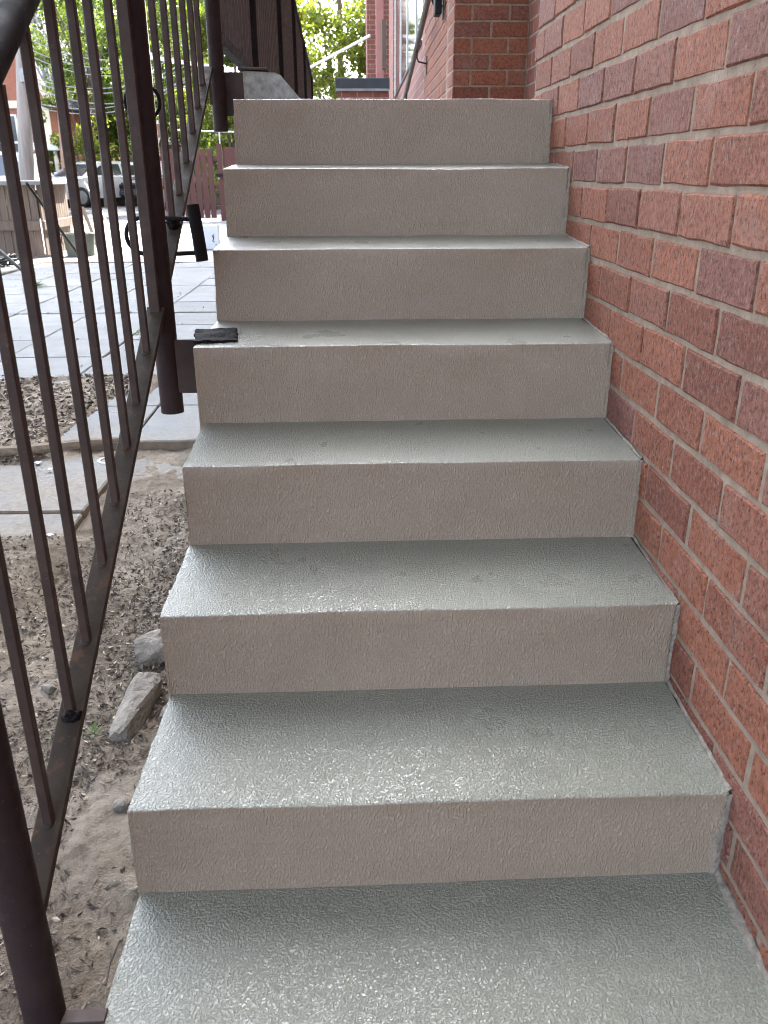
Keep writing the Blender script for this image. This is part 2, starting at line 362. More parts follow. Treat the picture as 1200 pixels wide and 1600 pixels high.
struct(box('raised_bed_kerb', (-7.5, 6.9, -.1), (-4.02, 10.33, .03), mat_simple('old_bed_concrete', (.20, .195, .185), (.12, .115, .105), .9, 5, bstr=.5), bev=.01))

# slabs: each paving slab a part of the pavement
pav = struct(empty('pavement', (-1.6, 5, 0)), 'pale square concrete slabs laid beside the stairs')
def slab_mesh(sx, sy, seed):
    r = random.Random(seed); bm = bmesh.new(); bmbox(bm, (-sx/2, -sy/2, -.055), (sx/2, sy/2, 0), .006)
    for v in bm.verts: v.co += Vector((r.uniform(-.003, .003), r.uniform(-.003, .003), 0))
    bmesh.ops.recalc_face_normals(bm, faces=bm.faces)
    for f in bm.faces: f.material_index = 0 if f.normal.z > .5 else 1
    me = bpy.data.meshes.new('slab'); bm.to_mesh(me); bm.free(); me.materials.append(SLAB); me.materials.append(SOIL); return me
SOIL = mat_simple('soil_stained_edge', (.20, .145, .10), (.12, .085, .06), .9, 20, bstr=.6)
SM = [slab_mesh(.590, .590, i) for i in range(5)]
def slab(x, y, dz=0, me=None, tilt=1.0):
    o = bpy.data.objects.new('slab', me or random.choice(SM)); C.objects.link(o); o.parent = pav
    o.location = Vector((x, y, dz + random.uniform(-.004, .003))) - pav.location
    o.rotation_euler = (random.uniform(-.006, .006)*tilt, random.uniform(-.006, .006)*tilt, random.uniform(-.006, .006)*tilt)
cols = [-.735, -1.335, -1.93, -2.53, -3.13, -3.72]
for ci, cx in enumerate(cols):
    for ri in range(13):
        y = 2.735 + ri*.6
        slab(cx, y)
slab(-.735, 2.12, -.040, slab_mesh(.59, .60, 11)); slab(-1.30, 1.955, -.006); slab(-1.30, 1.355, -.008); slab(-1.90, 1.955, -.01); slab(-1.90, 1.355, -.01); slab(-2.5, 1.955, -.012)

# ------------------------------------------------------------------ staircase
ST = empty('concrete_staircase', (0.04, -.4, 0))
tag(ST, 'grey painted concrete staircase with rough glossy coating, against the brick wall', 'staircase')
XL = [-.4375, -.4326, -.4244, -.4149, -.4216, -.4021, -.3990, -.3924]
XLB = [-.437, -.4326, -.419, -.4149, -.411, -.4037, -.3975, -.396]   # left end of each riser's foot
YN = [-.36, 0, .2851, .5541, .8156, 1.0709, 1.3201, 1.5783]
ZN = [-.020, .1637, .3441, .5290, .7155, .8979, 1.0778, 1.2600]
ZB = [-.16, .0, .1796, .3591, .5436, .7297, .9119, 1.0923]
WX = .5045
def step(k):
    yn, zn, zb = YN[k], ZN[k], ZB[k]
    last = k == 7
    yb = 1.95 if last else YN[k+1]; zbk = zn+.004 if last else ZB[k+1]
    xlb = XL[k]+.006 if last else XLB[k+1]
    rn = .0036
    # profile (y, z, xl, xr, material): riser foot -> nosing -> tread back
    prof = []
    for i in range(9):
        t = i/8; z = zb-.01 + (zn-rn-zb+.01)*t
        xr = (.489 if k == 1 else .497) + ((WX-.001)-(.489 if k == 1 else .497))*t**.7
        prof.append((yn + .004*(1-t)*0, z, XLB[k]+(XL[k]-XLB[k])*t**1.4, xr))
    for i in range(1, 4):
        a = i/4*math.pi/2; prof.append((yn+rn*(1-math.cos(a)), zn-rn+rn*math.sin(a), XL[k], WX))
    L = yb+.02-yn
    for i in range(15):
        t = i/14; prof.append((yn+rn+(L-rn)*t, zn+(zbk-zn)*min(1.05, t*L/(yb-yn)), XL[k]+(xlb-XL[k])*t**.8, WX-.003*t))
    N = 90; vs_ = []; fs = []; mi = []
    for j, (y, z, xl, xr) in enumerate(prof):
        for i in range(N+1):
            t = i/N; x = xl+(xr-xl)*t
            edge = max(0, 1-abs(y-yn)/.03) if z > zb+.05 else 0
            wv = (float(vnoise(x+k*3.1, k*7.3+.2, 5, 1))-.5)*.0035*edge
            wy = (float(vnoise(x+k*2.1, k*5.3+.2, 9, 2))-.5)*.004*(1 if j < 13 else 0)*(z-zb)/(zn-zb)
            fl = (float(vnoise(x*1.0+k, y*3+z*3, 6, 3))-.5)*.0024
            ee = (float(vnoise(y*3+k, z*3, 30, 4))-.5)*.005*(1 if i in (0,) else 0)
            vs_.append((x+ee, y+wy+(fl if j < 9 else 0), z+wv+(fl if j > 12 else 0)))
    n = N+1
    for j in range(len(prof)-1):
        for i in range(N):
            fs.append((j*n+i, j*n+i+1, (j+1)*n+i+1, (j+1)*n+i)); mi.append(0 if j >= 10 else 1)
    # left and right cheeks
    for side in (0, N):
        b0 = len(vs_)
        for j, p in enumerate(prof): vs_.append((vs_[j*n+side][0], vs_[j*n+side][1], -.2))
        for j in range(len(prof)-1):
            q = (j*n+side, (j+1)*n+side, b0+j+1, b0+j); fs.append(q if side == 0 else q[::-1]); mi.append(1)
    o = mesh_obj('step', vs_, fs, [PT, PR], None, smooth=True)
    o.data.polygons.foreach_set('material_index', mi); o.data.set_sharp_from_angle(angle=R(50))
    o.parent = ST; o.location = -ST.location
    return o
for k in range(8): step(k)
lan = box('landing', (-.388, 1.93, 1.0), (.5065, 3.4, 1.262), PR, ST, .004); lan.location = -ST.location
# ragged mortar fillet between treads and brick wall
def fillet(k):
    y0, z0 = YN[k], ZN[k]; y1, z1 = (YN[k+1], ZB[k+1]) if k < 7 else (1.84, ZN[7])
    vs_ = []; fs = []; n = 70; r = random.Random(k)
    big = .0105 if k == 0 else (.0062 if k == 1 else .0034)
    for i in range(n+1):
        t = i/n; y = y0+(y1-y0)*t+.004; z = z0+(z1-z0)*t; q_ = float(vnoise(y*1+k*3, k*2.7, 34, 2)); wd = big*(.4+.9*q_+.15*r.random()); hh = big*(.3+.9*float(vnoise(y+k, k*1.7+5, 40, 3))+.2*r.random())
        vs_ += [(.5092-wd, y, z-.002), (.5092-wd*.45, y, z+hh*.55), (.5098, y, z+hh*1.3), (.512, y, z-.002)]
    for i in range(n):
        for j in range(3): fs.append((i*4+j, i*4+4+j, i*4+5+j, i*4+1+j))
    o = mesh_obj('mortar_fillet', vs_, fs, SEAL, ST, smooth=True); o.location = -ST.location
    # beside the riser
    if k:
        vs_ = []; fs = []
        zz0, zz1 = ZB[k], ZN[k]
        for i in range(n+1):
            t = i/n; z = zz0+(zz1-zz0)*t; wd = (.006 if k == 1 else .0035)*(.4+.9*r.random())*(1.2-.7*t)*(1 if float(vnoise(z*1+k, k*3.3, 30, 5)) > .42 else -.8)
            vs_ += [(.4985-(.007 if k == 1 else 0)*(1-t)+.008*t-wd, YN[k]-.0008, z), (.501, YN[k]-.004*r.random()-.002, z), (.511, YN[k]-.001, z)]
        for i in range(n):
            for j in range(2): fs.append((i*3+j, i*3+1+j, i*3+4+j, i*3+3+j))
        o = mesh_obj('mortar_fillet', vs_, fs, SEAL if k < 3 else PR, ST, smooth=True); o.location = -ST.location
for k in range(8): fillet(k)

# ------------------------------------------------------------------ brick building
BL = empty('brick_building', (.9, 2, 0))
tag(BL, 'red brick building along the right side of the stairs', 'building')
def bpart(o): o.parent = BL; o.location = o.location - BL.location; return o
BP, CP, BZ = .2205, .0845, 1.040
def brick_mesh(seed, L=.2105, H=.0748, D=.06):
    """front edge ragged, back plain; the face looks along -x"""
    r = random.Random(seed); pts_ = [(-.5, -.5), (-.26, -.5), (0, -.5), (.26, -.5), (.5, -.5), (.5, 0), (.5, .5), (.26, .5), (0, .5), (-.26, .5), (-.5, .5), (-.5, 0)]
    bm = bmesh.new(); n = len(pts_); A_ = []; B_ = []; C_ = []
    for a, b_ in pts_:
        j1, j2 = r.uniform(-.0022, .0016), r.uniform(-.0022, .0016); y, z = a*(L+2*j1), b_*(H+2*j2); k = .0026+r.random()*.0022
        A_.append(bm.verts.new((-D/2+r.uniform(-.0006, .0008), y*(1-2*k/L), z*(1-2*k/H)))); B_.append(bm.verts.new((-D/2+.003+r.random()*.0015, y, z))); C_.append(bm.verts.new((D/2, a*L*.97, b_*H*.97)))
    bm.faces.new(A_)
    for P_, Q_ in ((A_, B_), (B_, C_)):
        for i in range(n): bm.faces.new((P_[i], P_[(i+1) % n], Q_[(i+1) % n], Q_[i]))
    bmesh.ops.recalc_face_normals(bm, faces=bm.faces)
    me = bpy.data.meshes.new('brick'); bm.to_mesh(me); bm.free(); me.materials.append(BRICK); return me
BM = [brick_mesh(i) for i in range(12)]
def put_brick(par, loc, rz=0, sy=1.0):
    o = bpy.data.objects.new('brick', random.choice(BM)); C.objects.link(o); o.parent = par
    o.matrix_parent_inverse = Matrix.Identity(4)
    o.location = Vector(loc) - Vector(PARLOC[par.name])
    o.rotation_euler = (random.uniform(-.006, .006), random.uniform(-.004, .004), rz + random.uniform(-.004, .004)); o.scale = (1, sy, 1)
PARLOC = {}
FACE = .509
nw = box('stairside_wall', (FACE+.0035, -.62, -.3), (1.0, 1.852, 1.722), MORTAR); PARLOC[nw.name] = (0,0,0); nw.parent = BL; nw.location = -BL.location
for c in range(-14, 8):
    z = BZ+c*CP+CP/2
    off = .195 if c % 2 == 0 else .0825
    y = off - 4*BP
    while y < 1.86:
        y0, y1 = max(y, -.62), min(y+BP, 1.862)
        if y1-y0 > .04:
            sc = (y1-y0)/BP
            if c == 1 and abs(y-.745) < .03:     # the two short bricks in this course
                for a, b_ in ((.745, .86), (.86, .955)): put_brick(nw, (FACE+.03+random.uniform(-.0012, .0012), (a+b_)/2, z), 0, (b_-a)/BP)
            else: put_brick(nw, (FACE+.03+random.uniform(-.0015, .0015), (y0+y1)/2, z+random.uniform(-.0012, .0012)), 0, sc)
        y += BP
bpart(box('wall', (FACE, -.62, 1.724), (1.0, 1.86, 14.0), BFY))  # upper wall is unseen, raised for the shade it casts
bpart(box('wall', (FACE-.001, -7, -.3), (1.0, -.622, 14.0), BFY))
# recessed doorway, then the wall that goes on past it
bpart(box('recess_wall', (1.005, 1.0, .5), (1.4, 4.44, 14.0), BFY)); bpart(box('recess_end', (1.005, 4.442, .5), (1.4, 5.0, 4.49), BFY))
rw = box('return_wall', (.5645, 4.505, .9), (1.004, 4.9, 3.02), MORTAR); rw.parent = BL; rw.location = -BL.location; PARLOC[rw.name] = (0,0,0)
for c in range(2, 24):
    z = BZ+c*CP+CP/2
    xs = .56 + (0 if c % 2 else -.115); x = xs
    while x < 1.0:
        a, b_ = max(x, .562), min(x+BP, 1.003)
        if b_-a > .03: put_brick(rw, ((a+b_)/2, 4.5+.03, z), math.pi/2, (b_-a)/BP*(.98 if b_-a > .2 else .95))
        x += BP
bpart(box('return_wall', (.562, 4.5, 3.022), (1.004, 4.9, 4.498), BFX))
fw = empty('window_wall'); fw.parent = BL; fw.location = -BL.location; PARLOC[fw.name] = (0,0,0)
def farx(y): return .560+.0125*(y-4.5)
mfw = mesh_obj('mortar_bed', [(farx(y)+.0045, y, z) for y, z in ((4.5, .9), (6.8, .9), (6.8, 3.02), (4.5, 3.02))], [(0,1,2,3)], MORTAR, fw)
for c in range(2, 24):
    z = BZ+c*CP+CP/2; y = 4.5 + (.1 if c % 2 else -.01)
    if c % 2: put_brick(fw, (farx(4.55)+.03, 4.5495, z), 0, .095/BP)
    while y < 6.75:
        b_ = min(y+BP, 6.8); a = max(y, 4.5)
        if b_-a > .05: put_brick(fw, (farx((a+b_)/2)+.03, (a+b_)/2, z), -.0125, (b_-a)/BP)
        y += BP
def farwall(name, y0, y1, z0, z1, mat=BFY, dx=0, t=.4):
    vs_ = [(farx(y)+dx+q, y, z) for q in (0, t) for y, z in ((y0, z0), (y1, z0), (y1, z1), (y0, z1))]
    fs = [(0,1,2,3), (7,6,5,4), (0,4,5,1), (1,5,6,2), (2,6,7,3), (3,7,4,0)]
    return bpart(mesh_obj(name, vs_, fs, mat))
farwall('plinth_wall', 6.803, 15.5, .5, 2.10); farwall('lintel_wall', 4.5, 15.5, 3.9, 4.5); bpart(box('flat_roof', (.52, 4.45, 4.502), (2.2, 15.6, 4.62), COPING))
farwall('pier', 6.803, 7.15, 2.102, 3.898); farwall('pier', 13.6, 15.5, 2.102, 3.898); farwall('pier', 4.502, 6.80, 3.022, 3.898)
# tall window between the piers
win = empty('window'); win.parent = BL; win.location = -BL.location
def wq(name, y0, y1, z0, z1, dx, t, mat, parent):
    vs_ = [(farx(y)+dx+q, y, z) for q in (0, t) for y, z in ((y0, z0), (y1, z0), (y1, z1), (y0, z1))]
    return mesh_obj(name, vs_, [(0,1,2,3), (7,6,5,4), (0,4,5,1), (1,5,6,2), (2,6,7,3), (3,7,4,0)], mat, parent)
wq('sill', 7.16, 13.59, 2.104, 2.135, -.012, .3, COPING, win)
for a, b_ in ((7.2, 8.4), (8.5, 10.0), (10.1, 11.7), (11.8, 13.5)):
    wq('pane', a, b_, 2.2, 3.86, .03, .02, GLASS, win)
for y in (7.16, 8.40, 10.0, 11.7, 13.5): wq('frame', y, y+.09, 2.162, 3.89, .02, .1, WHITE, win)
wq('frame', 7.25, 13.5, 2.162, 2.21, .03, .08, WHITE, win)
bpart(box('inner_wall', (1.5, 5.0, .5), (1.7, 15.4, 4.49), mat_simple('dim_interior', (.2, .19, .18))))
bpart(box('roof', (.45, -7.2, 14.002), (9, 4.44, 14.4), COPING)); bpart(box('added_shade_block', (2.0, 4.446, .5), (9, 27, 18.0), BFY)); bpart(box('added_shade_block_roof', (1.9, 4.446, 18.002), (9.1, 27.1, 18.3), COPING)); bpart(box('end_wall', (1.12, 15.1, .5), (1.99, 15.49, 4.49), BFX)); bpart(box('wall', (1.42, -7, -.3), (9, -6.7, 14.0), BFX))  # tall block behind is unseen, added and sized to keep the sun off

# wall handrail beyond the doorway, wall lamp, parapet
hr = empty('wall_handrail', (.50, 6, 1.3))
tag(hr, 'grey pipe handrail on curved black brackets along the far brick wall', 'handrail')
def hch(o): o.parent = hr; o.location = o.location-hr.location; return o
hch(tube('rail', [(.485, 4.9, 2.235), (.49, 5.46, 2.15), (.525, 9.2, 1.64)], .021, GREYPIPE))
for y in (6.55, 8.0, 5.2):
    z = 2.15-.136*(y-5.46); xw = farx(y)
    hch(tube('bracket', [(.493+.0093*(y-5.46), y, z-.015), (.493+.0093*(y-5.46), y, z-.07), (.505+.0093*(y-5.46), y, z-.10), (xw-.015, y, z-.112), (xw, y, z-.112)], .0065, BLACK, seg=8))
    hch(box('wall_plate', (xw-.006, y-.02, z-.19), (xw+.001, y+.02, z-.06), BLACK))
lamp = empty('wall_lamp', (.53, 5.2, 2.0)); tag(lamp, 'black rectangular fixture fixed high on the far brick wall above the handrail', 'lamp')
o = box('body', (.500, 5.05, 2.005), (.545, 5.17, 2.5), BLACK, lamp, .006); o.location = -lamp.location
o = box('wall_arm', (.545, 5.08, 2.2), (.575, 5.14, 2.35), BLACK, lamp); o.location = -lamp.location
pw = empty('parapet_wall', (.1, 13, 1)); tag(pw, 'low brick parapet with dark metal coping at the far end of the landing', 'wall')
o = box('brickwork', (-.20, 12.0, .2), (.52, 12.3, 2.15), BFX, pw); o.location = -pw.location
o = box('coping', (-.225, 11.96, 2.152), (.54, 12.34, 2.30), COPING, pw, .006); o.location = -pw.location
o = box('drip_edge', (-.215, 11.95, 2.135), (.53, 11.97, 2.165), STEEL, pw); o.location = -pw.location

# ------------------------------------------------------------------ stair railing
SR = empty('stair_railing', (-.5, .8, 0)); tag(SR, 'dark brown steel stair railing with square balusters, left of the stairs', 'railing')
def sch(o): o.parent = SR; o.location = o.location-SR.location; return o
A = Vector((-.5330, -.165, .1115)); Bp = Vector((-.4773, 1.69, 1.3475))
def rail_at(y): t = (y-A.y)/(Bp.y-A.y); return A+(Bp-A)*t
def hand_z(y): return rail_at(y).z+.858
RW, RT = .039, .012
nrm = (Bp-A).cross(Vector((1,0,0))); 
sch(bar('bottom_rail', rail_at(-.165), rail_at(.858), RW, RT, RAILF, bev=.0015))
sch(bar('bottom_rail', rail_at(.905), rail_at(1.69), RW, RT, RAILF, bev=.0015))
BS = .0145
by = [-.048, .086, .192, .316, .424, .532, .626, .742, .985, 1.09, 1.193, 1.304, 1.416, 1.515, 1.61]
for y in by:
    p = rail_at(y); q = p+Vector((.0, 0, .825)); q.x += random.uniform(-.003, .003)
    sch(bar('baluster', p+Vector((0, 0, .001)), q, BS, BS, RAIL, bev=.0015, upref=(0,1,0)))
    # weld bead round the foot
    bm = bmesh.new(); bmesh.ops.create_icosphere(bm, subdivisions=2, radius=1)
    for v in bm.verts: 
        f = 1+.25*(random.random()-.5); v.co = Vector((v.co.x*BS*.72*f, v.co.y*BS*.8*f, v.co.z*.0035*f)) + p + Vector((0, v.co.y*.001, .0065+v.co.y*.0055))
    sch(bm_obj('weld', bm, RAILF if y != .148+9 else SOOT, None, True))
def blob(y, s, mat=SOOT):
    bm = bmesh.new(); bmesh.ops.create_icosphere(bm, subdivisions=3, radius=1); p = rail_at(y)
    for v in bm.verts:
        f = 1+.5*(float(vnoise(v.co.x*3+9+y, v.co.y*3+v.co.z*4+9, 2, 1))-.5); v.co = Vector((v.co.x*s[0]*f, v.co.y*s[1]*f, v.co.z*s[2]*f)) + p + Vector((.003, 0, .012))
    sch(bm_obj('burnt_weld', bm, mat, None, True))
blob(.080, (.0145, .015, .009)); blob(1.085, (.016, .022, .016)); blob(-.155, (.009, .012, .008))
# end stiles each side of the middle post
for y, wd in ((.848, .023), (.925, .018)):
    p = rail_at(y); sch(bar('end_stile', p, p+Vector((0, 0, .83)), wd, .02, RAIL, bev=.0015, upref=(0,1,0)))
# posts
def post(x, y, z0, z1, r, mat=RAIL, lean=0):
    return sch(hollow_pipe('post', (x, y, z0), (x+lean, y, z1), r, .004, mat))
post(-.517, -.197, -.055, hand_z(-.2)-.02, .0275, RAILP)
post(-.495, .882, .553, hand_z(.88)+.02, .0262, RAILP)
post(-.452, 1.722, 1.183, hand_z(1.72)+.04, .0215, RAILP)
sch(tube('handrail', [(-.535, -.30, hand_z(-.3)), (-.501, .9, hand_z(.9)), (-.476, 1.75, hand_z(1.75))], .0225, RAILB, seg=18))
# brackets that tie the posts to the steps
sch(box('bracket', (-.478, .868, .600), (-.415, .880, .722), RAIL, None, .0015))
sch(box('bracket', (-.492, -.212, -.022), (-.432, -.192, -.008), RAIL, None, .001))
sch(box('bracket', (-.436, 1.740, 1.226), (-.380, 1.752, 1.343), RAIL, None, .0015))
sch(box('bracket', (-.478, 1.712, 1.255), (-.440, 1.722, 1.312), RAIL, None, .0015))
# anchor plate lying on the fourth tread
bm = bmesh.new(); bmesh.ops.create_grid(bm, x_segments=14, y_segments=14, size=.5)
for v in bm.verts:
    x, y = v.co.x, v.co.y
    v.co = Vector((-.385+x*.092+y*-.014, .908+y*.112+x*.018, .7265+.056*(y*.13)+.006*(float(vnoise(x*3+5, y*3+5, 1.6, 2))-.4))) + (Vector((random.uniform(-.004, .004), random.uniform(-.005, .005), 0)) if max(abs(x), abs(y)) > .49 else Vector((0, 0, 0)))
r = bmesh.ops.extrude_face_region(bm, geom=list(bm.faces)); bmesh.ops.translate(bm, vec=(0, 0, -.006), verts=[v for v in r['geom'] if isinstance(v, bmesh.types.BMVert)])
sch(bm_obj('anchor_plate', bm, SOOT))
# bent loop with a short sleeve welded on the upper rail
loop = [(-.445, 1.06, .968), (-.52, 1.075, .972)] + [(-.565-.042*math.sin(a), 1.087, .930+.041*math.cos(a)) for a in [i*math.pi/14 for i in range(15)]] + [(-.50, 1.075, .889), (-.438, 1.06, .893)]
sch(tube('loop_bar', loop, .0052, RAILB, seg=8))
sch(hollow_pipe('sleeve', (-.4265, 1.055, .8745), (-.4385, 1.055, 1.001), .0148, .002, RAILB))
sch(tube('ring_collar', [(-.500+.036*math.cos(a)*1.0, .918, 1.205+.034*math.sin(a)) for a in [i*math.pi/9 for i in range(19)]], .0035, RAILB, seg=8))

# landing railing
LR = empty('landing_railing', (-.45, 4, 1.2)); tag(LR, 'dark steel railing of closely seen balusters running back along the landing', 'railing')
def lch(o): o.parent = LR; o.location = o.location-LR.location; return o
def lz(y): return 1.440 if y < 3 else 1.440-.075*(y-3)
lch(bar('bottom_rail', (-.452, 1.75, 1.434), (-.452, 2.72, 1.442), .03, .03, RAILB))
segs = [(2.84, 4.25), (4.35, 5.75), (5.85, 7.3), (7.4, 8.9)]
for a, b_ in segs: lch(bar('bottom_rail', (-.452, a, lz(a)-.08), (-.452, b_, lz(b_)-.08), .03, .03, RAILB))
y = 1.83
while y < 8.9:
    if not any(abs(y-p) < .06 for p in (2.78, 4.3, 5.8, 7.35)):
        lch(bar('baluster', (-.452, y, lz(y)-(.08 if y > 2.8 else -.01)), (-.452, y, 2.42-.07*(y-3)), .014, .014, RAIL, upref=(0,1,0)))
    y += .098
for p in (2.78, 4.3, 5.8, 7.35, 8.95): lch(tube('post', [(-.452, p, .9), (-.452, p, 2.44-.07*(p-3))], .026, RAILB))
lch(tube('handrail', [(-.452, 1.74, 2.44), (-.452, 3, 2.43), (-.452, 9.0, 2.02)], .022, RAILB))

# concrete kerb at the side of the landing, with a steel plate on it
kb = empty('landing_kerb', (-.33, 2.4, 1.0)); tag(kb, 'short rough concrete kerb with sloping side beside the top step', 'kerb')
bm = bmesh.new(); pr = [(-.402, .9), (-.402, 1.350), (-.385, 1.356), (-.290, 1.352), (-.279, 1.345), (-.215, 1.272), (-.215, .9)]
for yy in (0, 1, 2, 3):
    pass
ys = [1.85, 2.2, 2.7, 3.2]; rings = []
for yy in ys: rings.append([bm.verts.new((x+random.uniform(-.004, .004), yy+random.uniform(-.004, .004), z+random.uniform(-.003, .003))) for x, z in pr])
for a, b_ in zip(rings[:-1], rings[1:]):
    for i in range(len(pr)): bm.faces.new((a[i], a[(i+1) % len(pr)], b_[(i+1) % len(pr)], b_[i]))
bm.faces.new(rings[0]); bm.faces.new(rings[-1][::-1])
o = bm_obj('body', bm, CONC2, kb); o.location = -kb.location
o = box('plate', (-.405, 1.84, 1.3585), (-.315, 1.95, 1.366), RAIL, kb, .001); o.location = -kb.location

# ------------------------------------------------------------------ things on the ground
def on_ground(x, y): return float(dirt_h(x, y))
st1 = lump('concrete_rubble', (.098, .075, .074), 3, CONC); st1.location = (-.572, .775, on_ground(-.565, .735)+.024); st1.rotation_euler = (.15, -.2, .35)
tag(st1, 'squat broken concrete chunk behind the longer one, against the step', 'rubble', 'rubble by the steps')
st2 = lump('concrete_rubble', (.066, .20, .068), 8, CONC); st2.location = (-.570, .545, on_ground(-.56, .52)+.020); st2.rotation_euler = (.10, .12, -.12)
tag(st2, 'long grey broken concrete block lying beside the second step', 'rubble', 'rubble by the steps')
for i, (x, y, s, lab) in enumerate([(-.53, .255, .024, 'small tan pebble on bare dirt in front of the long block'), (-.50, .54, .026, 'small stone tucked between the long concrete block and the step'), (-.80, .66, .024, 'pale pebble on the dirt seen between two balusters'), (-.70, .20, .014, 'tiny whitish stone on the dirt left of the bottom rail')]):
    o = lump('pebble', (s*1.3, s, s*.75), 20+i, CONC, smooth=True); o.location = (x, y, on_ground(x, y)+s*.2); o.rotation_euler = (0, 0, i*1.3); tag(o, lab, 'pebble', 'pebbles')
def leaf_cloud(name, pts, size, mats, tilt=.5, curl=.25, parent=None):
    vs_ = []; fs = []; mi = []
    for i, (x, y, z) in enumerate(pts):
        L = size*random.uniform(.5, 1.5); Wd = L*random.uniform(.18, .5); a = random.uniform(0, 6.283)
        rot = Matrix.Rotation(a, 3, 'Z') @ Matrix.Rotation(random.gauss(0, tilt), 3, 'X') @ Matrix.Rotation(random.gauss(0, tilt), 3, 'Y')
        k = len(vs_); cz = L*random.uniform(-curl, curl)
        for p in ((-L/2, 0, 0), (0, -Wd/2, cz), (L/2, 0, 0), (0, Wd/2, cz*.6)):
            v = rot @ Vector(p); vs_.append((x+v.x, y+v.y, z+v.z+.003))
        fs += [(k, k+1, k+2), (k, k+2, k+3)]; q = random.choices(range(len(mats)), weights=[2, 4, .8][:len(mats)])[0]; mi += [q, q]
    o = mesh_obj(name, vs_, fs, mats, parent); o.data.polygons.foreach_set('material_index', mi); return o
pts = []
def scatter(n, x0, x1, y0, y1, dens=None):
    c = 0
    while c < n:
        x, y = random.uniform(x0, x1), random.uniform(y0, y1)
        if dens is None or random.random() < dens(x, y): pts.append((x, y, on_ground(x, y))); c += 1
scatter(9000, -.95, -.43, .25, 1.9, lambda x, y: (.15+.85*float(sstep(-.75, -.5, x)))*float(sstep(.42, .7, y))*(.4+.6*float(vnoise(x, y, 8, 1))))
scatter(5200, -1.6, -.6, .1, 1.5, lambda x, y: float(vnoise(x+3, y, 4, 2))**2)
scatter(2200, -.95, -.43, -.5, .6, lambda x, y: float(vnoise(x+3, y, 5, 3))**3)
tag(leaf_cloud('leaf_litter', pts, .0135, LITTER), 'dry leaf litter and chips on the dirt beside the stairs', 'leaf litter', kind='stuff')
pts = []
scatter(5200, -3.0, -1.18, 2.0, 3.72, lambda x, y: 1.0 if on_ground(x, y) > -.004 else .06)
tag(leaf_cloud('mulch', pts, .034, LITTER, .45), 'wood chips and dead leaves in the mulch patch left of the slabs', 'mulch', kind='stuff')
pts = []
for _ in range(420):
    x, y = random.uniform(-3.9, -.45), random.uniform(2.5, 10)
    if random.random() < .5: y = 2.435+.6*round((y-2.435)/.6)+random.gauss(0, .02)
    pts.append((x, y, .004))
tag(leaf_cloud('slab_debris', pts, .022, LITTER), 'dry leaf crumbs scattered over the concrete slabs', 'leaf litter', kind='stuff')
SCRAP = mat_simple('grubby_paper', (.40, .42, .42), (.30, .31, .30), .8, 30)
# sticks
stk = tube('stick', [(-1.62, 2.22, .035), (-1.42, 2.24, .030), (-1.2, 2.33, .028), (-1.02, 2.42, .022)], [.016, .024, .020, .008], STICK, seg=8)
tag(stk, 'dead grey stick lying on the dirt at the edge of the mulch', 'stick')
o = tube('stick', [(-.443, -.16, -.004), (-.449, -.12, -.010), (-.446, -.075, -.016)], .0017, LITTER[1], seg=6); tag(o, 'thin twig lying along the left edge of the lowest tread', 'stick')
o = mesh_obj('paper_ring', [(-1.065+r_*math.cos(a), 2.20+r_*1.1*math.sin(a), -.006+zz) for zz in (0, .004) for r_ in (.030, .042) for a in [i*2*math.pi/20 for i in range(20)]],
    [(40+i, 60+i, 60+(i+1) % 20, 40+(i+1) % 20) for i in range(20)]+[(20+i, 20+(i+1) % 20, 60+(i+1) % 20, 60+i) for i in range(20)]+[(i, 40+i, 40+(i+1) % 20, (i+1) % 20)[::-1] for i in range(20)], SCRAP)
tag(o, 'small white ring lying on the dirt beside the bottom rail', 'litter')
for x, y, s, lab in ((-1.33, 2.16, .036, 'bluish white scrap of paper just below the dead stick'), (-1.25, 2.07, .026, 'small white paper scrap on the dirt nearest the slab'), (-1.03, 1.40, .022, 'white flake lying on the half buried slab'), (-.575, 1.02, .03, 'pale chip on the dirt between rail and steps')):
    z = max(on_ground(x, y), -.004)+.006; q = random.uniform(0, 3)
    P4 = [Vector((math.cos(q+i*math.pi/2)*s*random.uniform(.35, .65), math.sin(q+i*math.pi/2)*s*random.uniform(.35, .65), 0)) for i in range(4)]
    o = mesh_obj('paper_scrap', [(x+p.x, y+p.y, z+h+random.uniform(0, .006)) for h in (0, .002) for p in P4], [(3,2,1,0), (4,5,6,7), (0,1,5,4), (1,2,6,5), (2,3,7,6), (3,0,4,7)], SCRAP); tag(o, lab, 'litter', 'paper scraps')
def weed(x, y, z, n, s, lab, up=.6):
    t = empty('weed', (x, y, z)); tag(t, lab, 'plant', 'weeds')
    vs_ = []; fs = []
    for i in range(n):
        a = i*2.4+random.uniform(-.3, .3); L = s*random.uniform(.6, 1.2); e = random.uniform(.15, up); d = Vector((math.cos(a)*math.cos(e), math.sin(a)*math.cos(e), math.sin(e))); sd_ = Vector((-math.sin(a), math.cos(a), .1))*L*.16
        k = len(vs_); b0 = Vector((x, y, z))+d*L*.1
        for p in (b0, b0+d*L*.45-sd_+Vector((0,0,L*.06)), b0+d*L, b0+d*L*.45+sd_+Vector((0,0,L*.06))): vs_.append(tuple(p-Vector((x, y, z))))
        fs += [(k, k+1, k+2), (k, k+2, k+3)]
    mesh_obj('leaves', vs_, fs, GREEN, t)
    tube('stem', [(0, 0, -.01), (0, 0, s*.2)], .0015, GREEN, t, 6)
weed(-.645, .48, on_ground(-.645, .48)+.002, 9, .024, 'tiny green weed growing left of the long concrete block')
weed(-.60, .60, on_ground(-.60, .60)+.004, 3, .022, 'single yellowish sprout beside the concrete blocks')
weed(-3.28, 7.75, .0, 26, .12, 'green weed tuft at far left of the slabs near the planter')
